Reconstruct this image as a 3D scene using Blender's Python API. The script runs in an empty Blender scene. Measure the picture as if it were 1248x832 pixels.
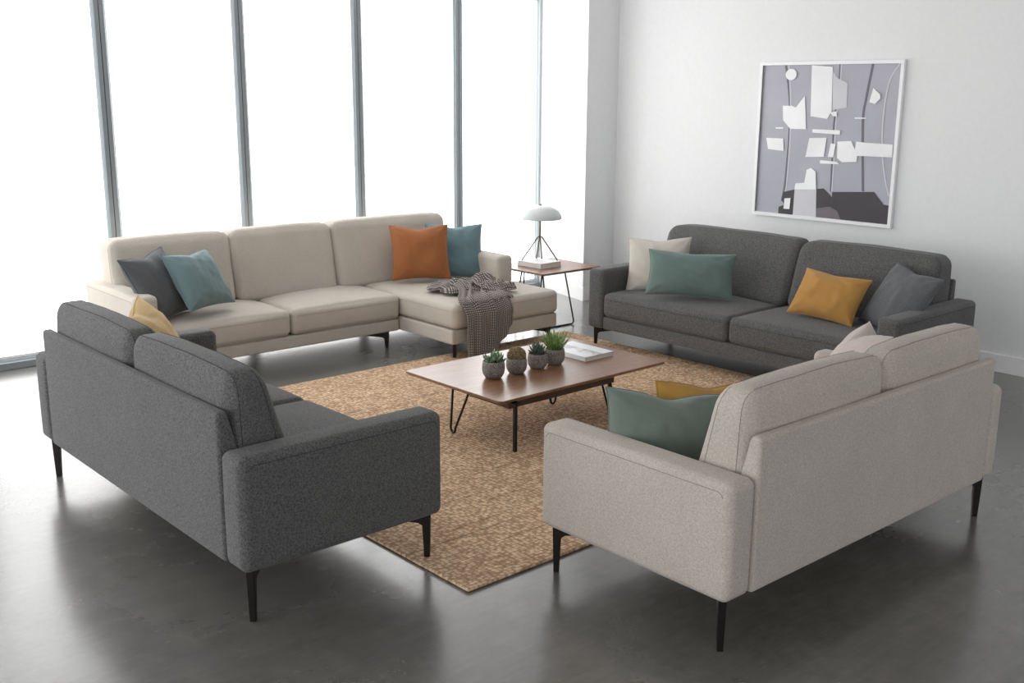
import bpy, math, random
import numpy as np
from mathutils import Matrix, Vector, noise as mnoise

random.seed(7)
SC = bpy.context.scene
COL = SC.collection
PI = math.pi
R = math.radians

# ------------------------------------------------------------------ render look
SC.view_settings.view_transform = 'Standard'
SC.view_settings.look = 'None'
SC.view_settings.exposure = 0.22
SC.view_settings.gamma = 1.0
SC.cycles.use_denoising = True
SC.cycles.max_bounces = 10
SC.cycles.diffuse_bounces = 5
SC.cycles.glossy_bounces = 5
SC.cycles.sample_clamp_indirect = 8.0


def srgb(r, g, b):
    def f(c):
        c /= 255.0
        return c / 12.92 if c <= 0.04045 else ((c + 0.055) / 1.055) ** 2.4
    return (f(r), f(g), f(b), 1.0)


# ------------------------------------------------------------------ materials
class NT:
    def __init__(self, name):
        self.m = bpy.data.materials.new(name)
        self.m.use_nodes = True
        self.t = self.m.node_tree
        self.b = self.t.nodes['Principled BSDF']
        self.out = self.t.nodes['Material Output']

    def n(self, kind, **kw):
        nd = self.t.nodes.new(kind)
        for k, v in kw.items():
            if k in nd.inputs:
                nd.inputs[k].default_value = v
            else:
                setattr(nd, k, v)
        return nd

    def l(self, a, b):
        self.t.links.new(a, b)

    def coord(self, scale=(1, 1, 1), rot=(0, 0, 0), kind='Object', loc=(0, 0, 0)):
        tc = self.n('ShaderNodeTexCoord')
        mp = self.n('ShaderNodeMapping')
        mp.inputs['Scale'].default_value = scale
        mp.inputs['Rotation'].default_value = rot
        mp.inputs['Location'].default_value = loc
        self.l(tc.outputs[kind], mp.inputs['Vector'])
        return mp.outputs['Vector']

    def ramp(self, fac, stops):
        r = self.n('ShaderNodeValToRGB')
        e = r.color_ramp.elements
        while len(e) < len(stops):
            e.new(0.5)
        for i, (p, c) in enumerate(stops):
            e[i].position = p
            e[i].color = c
        self.l(fac, r.inputs['Fac'])
        return r.outputs['Color']

    def mix(self, fac, a, b, mode='MIX'):
        m = self.n('ShaderNodeMixRGB', blend_type=mode)
        for s, v in (('Fac', fac), ('Color1', a), ('Color2', b)):
            if hasattr(v, 'is_linked'):
                self.l(v, m.inputs[s])
            else:
                m.inputs[s].default_value = v
        return m.outputs['Color']

    def bump(self, h, strength, dist):
        b = self.n('ShaderNodeBump')
        b.inputs['Strength'].default_value = strength
        b.inputs['Distance'].default_value = dist
        self.l(h, b.inputs['Height'])
        self.l(b.outputs['Normal'], self.b.inputs['Normal'])


def sc_col(c, k):
    return (min(c[0] * k, 1), min(c[1] * k, 1), min(c[2] * k, 1), 1)


def plain(name, col, rough=0.5, metal=0.0, spec=0.5):
    t = NT(name)
    v = t.coord()
    nz = t.n('ShaderNodeTexNoise', Scale=30.0, Detail=2.0)
    t.l(v, nz.inputs['Vector'])
    c = t.ramp(nz.outputs['Fac'], [(0.3, sc_col(col, 0.985)), (0.7, sc_col(col, 1.01))])
    t.l(c, t.b.inputs['Base Color'])
    t.b.inputs['Roughness'].default_value = rough
    t.b.inputs['Metallic'].default_value = metal
    t.b.inputs['Specular IOR Level'].default_value = spec
    return t.m


def fabric(name, col, contrast=0.35, scale=170.0, rough=0.95, sheen=0.15, bump=0.5, stretch=(1, 1, 1)):
    """heathered woven upholstery"""
    t = NT(name)
    v = t.coord(stretch, (.41, .33, .27), loc=(.137, .219, .313))
    n1 = t.n('ShaderNodeTexNoise', Scale=scale, Detail=3.0, Roughness=0.6)
    n2 = t.n('ShaderNodeTexNoise', Scale=scale * 2.6, Detail=1.0)
    n3 = t.n('ShaderNodeTexNoise', Scale=5.0, Detail=2.0)
    for n in (n1, n2, n3):
        t.l(v, n.inputs['Vector'])
    a = t.ramp(n1.outputs['Fac'], [(0.34, sc_col(col, 1 - contrast)), (0.5, col), (0.66, sc_col(col, 1 + contrast))])
    b = t.ramp(n2.outputs['Fac'], [(0.35, sc_col(col, 1 - contrast * .7)), (0.65, sc_col(col, 1 + contrast * .7))])
    c = t.mix(0.4, a, b)
    d = t.ramp(n3.outputs['Fac'], [(0.3, (.93, .93, .93, 1)), (0.7, (1.0, 1.0, 1.0, 1))])
    t.l(t.mix(1.0, c, d, 'MULTIPLY'), t.b.inputs['Base Color'])
    t.b.inputs['Roughness'].default_value = rough
    t.b.inputs['Specular IOR Level'].default_value = 0.15
    t.b.inputs['Sheen Weight'].default_value = sheen
    t.b.inputs['Sheen Roughness'].default_value = 0.5
    t.bump(n1.outputs['Fac'], bump, 0.003)
    return t.m


def wood(name, c1, c2, axis_scale, rough=0.35, coat=0.0):
    t = NT(name)
    v = t.coord(axis_scale)
    n1 = t.n('ShaderNodeTexNoise', Scale=6.0, Detail=6.0, Roughness=0.62, Distortion=0.6)
    n2 = t.n('ShaderNodeTexNoise', Scale=38.0, Detail=4.0, Roughness=0.7)
    t.l(v, n1.inputs['Vector'])
    t.l(v, n2.inputs['Vector'])
    a = t.ramp(n1.outputs['Fac'], [(0.3, c1), (0.68, c2)])
    b = t.ramp(n2.outputs['Fac'], [(0.35, (.84, .84, .84, 1)), (0.6, (1, 1, 1, 1))])
    t.l(t.mix(0.8, a, b, 'MULTIPLY'), t.b.inputs['Base Color'])
    t.b.inputs['Roughness'].default_value = rough
    t.b.inputs['Coat Weight'].default_value = coat
    t.b.inputs['Coat Roughness'].default_value = 0.25
    t.bump(n2.outputs['Fac'], 0.03, 0.0006)
    return t.m


M = {}
M['dark'] = fabric('charcoal_weave', (0.114, 0.113, 0.112, 1), 0.65, 150, bump=0.55)
M['dark_seam'] = plain('charcoal_seam', (0.055, 0.055, 0.055, 1), 0.95, spec=.1)
M['beige'] = fabric('oatmeal_weave', (0.525, 0.472, 0.42, 1), 0.28, 170, bump=0.45)
M['beige_seam'] = plain('oatmeal_seam', (0.29, 0.26, 0.225, 1), 0.95, spec=.1)
M['cream'] = fabric('cream_weave', (0.545, 0.495, 0.435, 1), 0.17, 210, bump=0.35)
M['cream_seam'] = plain('cream_seam', (0.33, 0.29, 0.25, 1), 0.95, spec=.1)
M['leg'] = plain('dark_bronze_metal', (0.022, 0.019, 0.016, 1), 0.38, 0.7)
M['black'] = plain('black_steel', (0.012, 0.011, 0.010, 1), 0.45, 0.4)
M['wall'] = plain('white_wall_paint', (0.79, 0.80, 0.805, 1), 0.75, spec=.25)
M['ceil'] = plain('white_ceiling_paint', (0.82, 0.82, 0.82, 1), 0.9, spec=.2)
M['white'] = plain('white_lacquer', (0.86, 0.86, 0.86, 1), 0.35)
M['alu'] = plain('grey_aluminium', srgb(143, 150, 154), 0.5, 0.2)
M['alu_pale'] = plain('pale_aluminium', srgb(192, 202, 202), 0.5, 0.1)
M['alu_dark'] = plain('dark_gasket', srgb(62, 66, 70), 0.7)
M['walnut'] = wood('walnut', (0.200, 0.094, 0.049, 1), (0.330, 0.165, 0.088, 1), (1.1, 9, 9), 0.30, .25)
M['walnut_dark'] = wood('dark_walnut', (0.035, 0.018, 0.010, 1), (0.085, 0.040, 0.022, 1), (1.1, 9, 9), 0.4)
M['walnut_light'] = wood('light_walnut', (0.16, 0.068, 0.032, 1), (0.33, 0.155, 0.08, 1), (1.3, 9, 9), 0.34, .15)
M['steel'] = plain('brushed_nickel', srgb(128, 120, 112), 0.4, 0.5)
M['shade'] = plain('pale_grey_enamel', srgb(203, 208, 208), 0.3)
M['paper'] = plain('paper_pages', srgb(214, 210, 204), 0.8)
M['frame'] = plain('white_picture_frame', (0.86, 0.86, 0.87, 1), 0.4)


def mat_floor():
    t = NT('polished_concrete')
    v = t.coord()
    n1 = t.n('ShaderNodeTexNoise', Scale=0.9, Detail=7.0, Roughness=0.6, Distortion=0.3)
    n2 = t.n('ShaderNodeTexNoise', Scale=9.0, Detail=8.0, Roughness=0.7)
    n3 = t.n('ShaderNodeTexNoise', Scale=120.0, Detail=2.0)
    for n in (n1, n2, n3):
        t.l(v, n.inputs['Vector'])
    a = t.ramp(n1.outputs['Fac'], [(0.28, (0.098, 0.095, 0.088, 1)), (0.74, (0.160, 0.156, 0.147, 1))])
    b = t.ramp(n2.outputs['Fac'], [(0.36, (.88, .88, .88, 1)), (0.64, (1.10, 1.10, 1.09, 1))])
    c = t.mix(1.0, a, b, 'MULTIPLY')
    st = t.n('ShaderNodeTexNoise', Scale=3.0, Detail=8.0, Roughness=0.75)
    t.l(t.coord((1.2, 11, 1), (0, 0, R(-38)), loc=(.3, .7, .13)), st.inputs['Vector'])
    c = t.mix(1.0, c, t.ramp(st.outputs['Fac'], [(0.36, (.90, .90, .90, 1)), (0.62, (1.05, 1.05, 1.04, 1))]), 'MULTIPLY')
    # hairline cracks and scratches
    vs = t.coord((1, 7, 1), (0, 0, R(35)))
    vor = t.n('ShaderNodeTexVoronoi', feature='DISTANCE_TO_EDGE', Scale=1.1)
    vw = t.n('ShaderNodeTexNoise', Scale=2.0, Detail=4.0)
    t.l(v, vw.inputs['Vector'])
    mv = t.n('ShaderNodeMixRGB', blend_type='LINEAR_LIGHT')
    mv.inputs['Fac'].default_value = 0.18
    t.l(vs, mv.inputs['Color1'])
    t.l(vw.outputs['Color'], mv.inputs['Color2'])
    t.l(mv.outputs['Color'], vor.inputs['Vector'])
    cr = t.ramp(vor.outputs['Distance'], [(0.0, (.86, .86, .86, 1)), (0.004, (1, 1, 1, 1))])
    t.l(t.mix(.2, c, cr, 'MULTIPLY'), t.b.inputs['Base Color'])
    rr = t.n('ShaderNodeMapRange')
    rr.inputs['From Min'].default_value = 0.3
    rr.inputs['From Max'].default_value = 0.7
    rr.inputs['To Min'].default_value = 0.21
    rr.inputs['To Max'].default_value = 0.30
    t.l(n1.outputs['Fac'], rr.inputs['Value'])
    t.l(rr.outputs['Result'], t.b.inputs['Roughness'])
    t.b.inputs['Specular IOR Level'].default_value = 0.95
    t.b.inputs['Coat Weight'].default_value = 0.35
    t.b.inputs['Coat Roughness'].default_value = 0.15
    return t.m


def mat_rug():
    t = NT('braided_jute')
    v = t.coord((1, 1.35, 1))
    vd = t.n('ShaderNodeTexNoise', Scale=14.0, Detail=2.0)
    t.l(v, vd.inputs['Vector'])
    mv = t.n('ShaderNodeMixRGB', blend_type='LINEAR_LIGHT')
    mv.inputs['Fac'].default_value = 0.006
    t.l(v, mv.inputs['Color1'])
    t.l(vd.outputs['Color'], mv.inputs['Color2'])
    vo = t.n('ShaderNodeTexVoronoi', feature='F1', Scale=43.0, Randomness=0.5)
    t.l(mv.outputs['Color'], vo.inputs['Vector'])
    h = t.ramp(vo.outputs['Distance'], [(0.0, (1, 1, 1, 1)), (0.35, (.8, .8, .8, 1)), (0.7, (0, 0, 0, 1))])
    tone = t.ramp(vo.outputs['Color'], [(0.1, srgb(224, 193, 161)), (0.5, srgb(233, 203, 172)), (0.9, srgb(241, 215, 186))])
    fib = t.n('ShaderNodeTexNoise', Scale=24.0, Detail=3.0)
    t.l(v, fib.inputs['Vector'])
    fb = t.ramp(fib.outputs['Fac'], [(.3, (.86, .84, .82, 1)), (.7, (1.06, 1.06, 1.06, 1))])
    base = t.mix(1.0, tone, fb, 'MULTIPLY')
    big = t.n('ShaderNodeTexNoise', Scale=2.2, Detail=3.0)
    t.l(v, big.inputs['Vector'])
    bb = t.ramp(big.outputs['Fac'], [(0.3, (.90, .89, .88, 1)), (0.7, (1.04, 1.04, 1.04, 1))])
    base = t.mix(1.0, base, bb, 'MULTIPLY')
    # occasional darker gaps between the braided rows
    vr = t.coord((0.5, 27, 1))
    rows = t.n('ShaderNodeTexNoise', Scale=1.0, Detail=2.0, Roughness=0.6)
    t.l(vr, rows.inputs['Vector'])
    rl = t.ramp(rows.outputs['Fac'], [(0.31, (.70, .67, .64, 1)), (0.38, (1, 1, 1, 1))])
    base = t.mix(1.0, base, rl, 'MULTIPLY')
    gap = t.ramp(vo.outputs['Distance'], [(0.38, (1, 1, 1, 1)), (0.66, (.50, .44, .39, 1))])
    t.l(t.mix(.9, base, gap, 'MULTIPLY'), t.b.inputs['Base Color'])
    t.b.inputs['Roughness'].default_value = 0.95
    t.b.inputs['Specular IOR Level'].default_value = 0.1
    t.bump(h, 0.8, 0.006)
    return t.m


def mat_blind():
    """backlit roller-blind cloth: daylight coming through the weave"""
    t = NT('backlit_blind_cloth')
    v = t.coord((1, 1, 1))
    n = t.n('ShaderNodeTexNoise', Scale=1.4, Detail=3.0)
    w = t.n('ShaderNodeTexNoise', Scale=260.0, Detail=1.0)
    t.l(v, n.inputs['Vector'])
    t.l(v, w.inputs['Vector'])
    a = t.ramp(n.outputs['Fac'], [(0.3, (.965, .972, .975, 1)), (0.7, (1, 1, 1, 1))])
    b = t.ramp(w.outputs['Fac'], [(0.3, (.97, .97, .97, 1)), (0.7, (1, 1, 1, 1))])
    c = t.mix(1, a, b, 'MULTIPLY')
    t.l(c, t.b.inputs['Emission Color'])
    t.b.inputs['Emission Strength'].default_value = BLIND_E
    t.b.inputs['Base Color'].default_value = (.8, .8, .8, 1)
    t.b.inputs['Roughness'].default_value = .9
    return t.m


def mat_glass():
    t = NT('window_glass')
    t.b.inputs['Base Color'].default_value = (.93, .97, .97, 1)
    t.b.inputs['Transmission Weight'].default_value = 1.0
    t.b.inputs['Roughness'].default_value = 0.02
    t.b.inputs['IOR'].default_value = 1.45
    return t.m


def mat_pot():
    t = NT('speckled_stone')
    v = t.coord()
    n = t.n('ShaderNodeTexNoise', Scale=190.0, Detail=4.0, Roughness=.75)
    n2 = t.n('ShaderNodeTexNoise', Scale=30.0, Detail=3.0)
    t.l(v, n.inputs['Vector'])
    t.l(v, n2.inputs['Vector'])
    a = t.ramp(n.outputs['Fac'], [(.36, srgb(70, 66, 62)), (.5, srgb(134, 126, 119)), (.66, srgb(188, 182, 176))])
    b = t.ramp(n2.outputs['Fac'], [(.3, (.85, .85, .85, 1)), (.7, (1, 1, 1, 1))])
    t.l(t.mix(1, a, b, 'MULTIPLY'), t.b.inputs['Base Color'])
    t.b.inputs['Roughness'].default_value = .9
    t.bump(n.outputs['Fac'], .6, .002)
    return t.m


def mat_leaf(name, c1, c2, scale=60.0, rough=.45):
    t = NT(name)
    v = t.coord()
    n = t.n('ShaderNodeTexNoise', Scale=scale, Detail=2.0)
    t.l(v, n.inputs['Vector'])
    t.l(t.ramp(n.outputs['Fac'], [(.32, c1), (.68, c2)]), t.b.inputs['Base Color'])
    t.b.inputs['Roughness'].default_value = rough
    return t.m


def mat_throw():
    """chunky checked knit: dark grey-brown squares with pale crossings"""
    t = NT('checked_knit')
    tc = t.n('ShaderNodeTexCoord')
    mp = t.n('ShaderNodeMapping')
    t.l(tc.outputs['UV'], mp.inputs['Vector'])
    sep = t.n('ShaderNodeSeparateXYZ')
    t.l(mp.outputs['Vector'], sep.inputs['Vector'])

    def stripes(out):
        m = t.n('ShaderNodeMath', operation='MULTIPLY')
        t.l(out, m.inputs[0])
        m.inputs[1].default_value = 2 * PI / 0.0165
        s = t.n('ShaderNodeMath', operation='SINE')
        t.l(m.outputs[0], s.inputs[0])
        a = t.n('ShaderNodeMath', operation='MULTIPLY_ADD')
        t.l(s.outputs[0], a.inputs[0])
        a.inputs[1].default_value = .5
        a.inputs[2].default_value = .5
        return a.outputs[0]
    sx, sy = stripes(sep.outputs['X']), stripes(sep.outputs['Y'])
    pr = t.n('ShaderNodeMath', operation='MULTIPLY')
    t.l(sx, pr.inputs[0])
    t.l(sy, pr.inputs[1])
    nz = t.n('ShaderNodeTexNoise', Scale=300.0, Detail=1.0)
    t.l(tc.outputs['Object'], nz.inputs['Vector'])
    ad = t.n('ShaderNodeMath', operation='MULTIPLY_ADD')
    t.l(nz.outputs['Fac'], ad.inputs[0])
    ad.inputs[1].default_value = .3
    t.l(pr.outputs[0], ad.inputs[2])
    c = t.ramp(ad.outputs[0], [(.25, srgb(84, 77, 74)), (.5, srgb(128, 120, 115)), (.85, srgb(206, 198, 190))])
    t.l(c, t.b.inputs['Base Color'])
    t.b.inputs['Roughness'].default_value = .95
    t.b.inputs['Specular IOR Level'].default_value = .1
    t.b.inputs['Sheen Weight'].default_value = .15
    t.bump(pr.outputs[0], .6, .004)
    return t.m


def mat_cover(name, base, ink):
    t = NT(name)
    v = t.coord((1, 1, 1))
    n = t.n('ShaderNodeTexNoise', Scale=14.0, Detail=6.0, Roughness=.75)
    t.l(v, n.inputs['Vector'])
    sep = t.n('ShaderNodeSeparateXYZ')
    t.l(v, sep.inputs['Vector'])
    band = t.n('ShaderNodeMapRange')
    t.l(sep.outputs['X'], band.inputs['Value'])
    band.inputs['From Min'].default_value = -.07
    band.inputs['From Max'].default_value = .07
    tri = t.ramp(band.outputs['Result'], [(.0, (0, 0, 0, 1)), (.35, (1, 1, 1, 1)), (.62, (1, 1, 1, 1)), (.8, (0, 0, 0, 1))])
    ic = t.ramp(n.outputs['Fac'], [(.42, (0, 0, 0, 1)), (.6, (1, 1, 1, 1))])
    f = t.mix(1, tri, ic, 'MULTIPLY')
    t.l(t.mix(f, base, ink), t.b.inputs['Base Color'])
    t.b.inputs['Roughness'].default_value = .3
    return t.m


BLIND_E = 2.8
M['floor'] = mat_floor()
M['rug'] = mat_rug()
M['blind'] = mat_blind()
M['glass'] = mat_glass()
M['pot'] = mat_pot()
M['soil'] = plain('dark_soil', (.03, .024, .018, 1), .95)
M['throw'] = mat_throw()


# ------------------------------------------------------------------ mesh helpers
def link_mesh(name, V, F, mat, parent=None, smooth=True, uvs=None, mats=None, fmat=None):
    me = bpy.data.meshes.new(name)
    me.from_pydata([tuple(map(float, v)) for v in V], [], F)
    if mats:
        for m in mats:
            me.materials.append(m)
        if fmat:
            me.polygons.foreach_set('material_index', fmat)
    else:
        me.materials.append(mat)
    me.polygons.foreach_set('use_smooth', [smooth] * len(me.polygons))
    if uvs is not None:
        ul = me.uv_layers.new(name='UVMap')
        for lp in me.loops:
            ul.data[lp.index].uv = uvs[lp.vertex_index]
    me.update()
    o = bpy.data.objects.new(name, me)
    COL.objects.link(o)
    if parent is not None:
        o.parent = parent
    return o


def tag(o, label=None, cat=None, group=None, kind=None):
    if label:
        o['label'] = label
    if cat:
        o['category'] = cat
    if group:
        o['group'] = group
    if kind:
        o['kind'] = kind
    return o


def empty(name, loc, rz, label, cat, group=None):
    o = bpy.data.objects.new(name, None)
    COL.objects.link(o)
    o.empty_display_size = .1
    o.location = loc
    o.rotation_euler = (0, 0, rz)
    return tag(o, label, cat, group)


class MB:
    """collects boxes, prisms and tubes into ONE mesh"""

    def __init__(self):
        self.V, self.F, self.FM = [], [], []

    def add(self, V, F, mi=0):
        k = len(self.V)
        self.V += [tuple(v) for v in V]
        self.F += [[i + k for i in f] for f in F]
        self.FM += [mi] * len(F)
        return self

    def box(self, x0, x1, y0, y1, z0, z1, mi=0):
        V = [(x, y, z) for z in (z0, z1) for y in (y0, y1) for x in (x0, x1)]
        F = [[0, 2, 3, 1], [4, 5, 7, 6], [0, 1, 5, 4], [2, 6, 7, 3], [0, 4, 6, 2], [1, 3, 7, 5]]
        return self.add(V, F, mi)

    def prism(self, poly, axis, a, b, mi=0):
        """poly 2D extruded along axis from a to b (remaining axes in order)"""
        def p3(p, t):
            q = list(p)
            q.insert('xyz'.index(axis), t)
            return q
        n = len(poly)
        V = [p3(p, a) for p in poly] + [p3(p, b) for p in poly]
        F = [list(range(n))[::-1], list(range(n, 2 * n))]
        F += [[i, (i + 1) % n, n + (i + 1) % n, n + i] for i in range(n)]
        return self.add(V, F, mi)

    def tube(self, pts, r, n=8, closed=False, mi=0, taper=None):
        P = [Vector(p) for p in pts]
        m = len(P)
        V, F = [], []
        up = None
        for i in range(m):
            a = P[i - 1] if (i > 0 or closed) else P[i]
            b = P[(i + 1) % m] if (i < m - 1 or closed) else P[i]
            d = (b - a).normalized()
            if up is None:
                up = Vector((0, 0, 1)) if abs(d.z) < .9 else Vector((1, 0, 0))
            s = d.cross(up)
            if s.length < 1e-6:
                s = d.orthogonal()
            s.normalize()
            up = s.cross(d).normalized()
            rr = r if taper is None else r * taper[i]
            for k in range(n):
                an = 2 * PI * k / n
                V.append(P[i] + (s * math.cos(an) + up * math.sin(an)) * rr)
        for i in range(m if closed else m - 1):
            j = (i + 1) % m
            for k in range(n):
                k2 = (k + 1) % n
                F.append([i * n + k, i * n + k2, j * n + k2, j * n + k])
        if not closed:
            F.append(list(range(n))[::-1])
            F.append([(m - 1) * n + k for k in range(n)])
        return self.add(V, F, mi)

    def lathe(self, prof, n=32, c=(0, 0, 0), mi=0):
        V, F = [], []
        for (r, z) in prof:
            for k in range(n):
                a = 2 * PI * k / n
                V.append((c[0] + r * math.cos(a), c[1] + r * math.sin(a), c[2] + z))
        for i in range(len(prof) - 1):
            for k in range(n):
                k2 = (k + 1) % n
                F.append([i * n + k, i * n + k2, (i + 1) * n + k2, (i + 1) * n + k])
        return self.add(V, F, mi)

    def build(self, name, mat, parent=None, smooth=False, bevel=0, mats=None):
        o = link_mesh(name, self.V, self.F, mat, parent, smooth, mats=mats, fmat=self.FM if mats else None)
        if bevel:
            b = o.modifiers.new('bevel', 'BEVEL')
            b.width = bevel
            b.segments = 2
            b.limit_method = 'ANGLE'
            b.angle_limit = R(40)
        return o


class Soft:
    """upholstered rounded box: rounding r, puffed faces, optional warp"""

    def __init__(self, lo, hi, r, puff=(0, 0, 0), warp=None, wrinkle=0.0, seed=0, mid=10):
        self.lo, self.hi = np.array(lo, float), np.array(hi, float)
        r = min(r, 0.499 * float((self.hi - self.lo).min()))
        self.r, self.puff, self.warp, self.wr, self.seed, self.mid = r, np.array(puff, float), warp, wrinkle, seed, mid

    def surf(self, P):
        P = np.asarray(P, float)
        lo, hi, r = self.lo, self.hi, self.r
        Q = np.clip(P, lo + r, hi - r)
        D = P - Q
        L = np.linalg.norm(D, axis=1, keepdims=True)
        L[L < 1e-9] = 1
        N = D / L
        out = Q + N * r
        c, h = (lo + hi) / 2, (hi - lo) / 2
        A = np.clip((P - c) / h, -1, 1)
        W = 1 - np.abs(A) ** 2.4
        for i in range(3):
            j, k = (i + 1) % 3, (i + 2) % 3
            out[:, i] += self.puff[i] * A[:, i] * W[:, j] * W[:, k]
        if self.wr:
            for q in range(len(out)):
                p = Vector(out[q]) * 5.0 + Vector((self.seed * 7.3, 0, 0))
                p2 = Vector((out[q][0] * 9, out[q][1] * 3.5, out[q][2] * 3.5 + self.seed * 3))
                out[q] += N[q] * self.wr * (mnoise.noise(p) + .7 * mnoise.noise(p2))
        if self.warp:
            out = self.warp(out)
        return out

    def mesh(self):
        def axis(i):
            n = 4
            a, b, r = self.lo[i], self.hi[i], self.r
            e = [r * (1 - math.tan(PI / 4 * (1 - k / n))) for k in range(n + 1)]
            m = max(2, min(self.mid, int((b - a - 2 * r) / .05)))
            mid = list(np.linspace(a + r, b - r, m + 1))[1:-1] if b - a - 2 * r > 1e-6 else []
            return [a + x for x in e] + mid + [b - x for x in e[::-1]]
        X = [axis(i) for i in range(3)]
        n = [len(x) for x in X]
        idx, P, F = {}, [], []

        def vid(i, j, k):
            key = (i, j, k)
            if key not in idx:
                idx[key] = len(P)
                P.append((X[0][i], X[1][j], X[2][k]))
            return idx[key]
        for ax in range(3):
            u, v = (ax + 1) % 3, (ax + 2) % 3
            for side in (0, n[ax] - 1):
                for a in range(n[u] - 1):
                    for b in range(n[v] - 1):
                        q = []
                        for (da, db) in ((0, 0), (1, 0), (1, 1), (0, 1)):
                            t = [0, 0, 0]
                            t[ax], t[u], t[v] = side, a + da, b + db
                            q.append(vid(*t))
                        F.append(q if side else q[::-1])
        return self.surf(P), F

    def loop(self, ax, val, inset, n=26):
        """closed rounded-rectangle path round the box in the plane axis=val (inset from the silhouette)"""
        u, v = [(1, 2), (0, 2), (0, 1)][ax]
        a0, a1 = self.lo[u] + inset, self.hi[u] - inset
        b0, b1 = self.lo[v] + inset, self.hi[v] - inset
        rc = self.r * .9 if inset > 0 else 0
        pts = []

        def arc(cx, cy, t0):
            for k in range(5):
                t = t0 + PI / 2 * k / 4
                pts.append((cx + rc * math.cos(t), cy + rc * math.sin(t)))

        def line(p, q):
            for k in range(1, n):
                pts.append((p[0] + (q[0] - p[0]) * k / n, p[1] + (q[1] - p[1]) * k / n))
        if rc:
            arc(a1 - rc, b1 - rc, 0); line((a1 - rc, b1), (a0 + rc, b1))
            arc(a0 + rc, b1 - rc, PI / 2); line((a0, b1 - rc), (a0, b0 + rc))
            arc(a0 + rc, b0 + rc, PI); line((a0 + rc, b0), (a1 - rc, b0))
            arc(a1 - rc, b0 + rc, 1.5 * PI); line((a1, b0 + rc), (a1, b1 - rc))
        else:
            c = [(a1, b1), (a0, b1), (a0, b0), (a1, b0)]
            for i in range(4):
                pts.append(c[i]); line(c[i], c[(i + 1) % 4])
        P = []
        for (a, b) in pts:
            t = [0, 0, 0]
            t[ax], t[u], t[v] = val, a, b
            P.append(t)
        return [Vector(p) for p in self.surf(P)]


def upholster(name, parent, mat, seam_mat, soft, seams=(), seam_r=.0013):
    V, F = soft.mesh()
    o = link_mesh(name, V, F, mat, parent)
    if seams:
        mb = MB()
        for (ax, val, inset) in seams:
            if ax == 0:               # arms: one seam line along the top edge of the outer face
                mb.tube(soft.loop(ax, val, inset)[1:34], seam_r, 6)
            else:
                mb.tube(soft.loop(ax, val, inset), seam_r, 6, closed=True)
        mb.build('seam', seam_mat, o, smooth=True)
    return o


# ------------------------------------------------------------------ sofas
RUG = (2.3394, 5.7644, 2.8702, 5.8477)


def diag_leg(parent, cx, cy, ox, oy, zb, inset=.05, run=.10, mat=None):
    """blade leg: a flat bar runs out diagonally under the seat, then drops to the floor (or to the rug)"""
    d = Vector((ox, oy, 0)).normalized()
    s = Vector((-d.y, d.x, 0))
    p = Vector((cx - ox * inset, cy - oy * inset, 0))
    a = parent.rotation_euler[2]
    wx = parent.location[0] + p.x * math.cos(a) - p.y * math.sin(a)
    wy = parent.location[1] + p.x * math.sin(a) + p.y * math.cos(a)
    f = .0148 if RUG[0] < wx < RUG[1] and RUG[2] < wy < RUG[3] else 0.0
    prof = [(0.018, zb + .004), (0.018, zb - .012), (.013, f), (-.010, f), (-.016, zb - .050), (-.030, zb - .040), (-run - .02, zb - .030), (-run - .02, zb + .004)]
    mb = MB()
    V = []
    for t in (-.0135, .0135):
        for (q, z) in prof:
            k = .8 if z == f else 1
            V.append(p + d * q + s * t * k + Vector((0, 0, z)))
    n = len(prof)
    F = [list(range(n))[::-1], list(range(n, 2 * n))] + [[i, (i + 1) % n, n + (i + 1) % n, n + i] for i in range(n)]
    mb.add(V, F)
    return mb.build('leg', mat or M['leg'], parent, bevel=.002)


def lean(y0, top_k, z0, z1, shift=0.0):
    """wedge: thins a back cushion towards its top and leans it back"""
    def w(P):
        t = np.clip((P[:, 2] - z0) / (z1 - z0), 0, 1)
        P = P.copy()
        P[:, 1] = y0 + shift * t + (P[:, 1] - y0) * (1 - (1 - top_k) * t)
        return P
    return w


def back_panel(parent, x0, x1, zb, zf, mat, seam_mat, thick=.085, thin=.04):
    def w(P):
        t = np.clip((P[:, 2] - (zf - .16)) / .16, 0, 1)
        P = P.copy()
        P[:, 1] = np.where(P[:, 1] > .02, P[:, 1] - (thick - thin) * t * np.clip((P[:, 1] - .02) / (thick - .02), 0, 1), P[:, 1])
        return P
    s = Soft((x0, 0, zb), (x1, thick, zf), .016, warp=w, mid=12)
    return upholster('back_panel', parent, mat, seam_mat, s)


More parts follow.
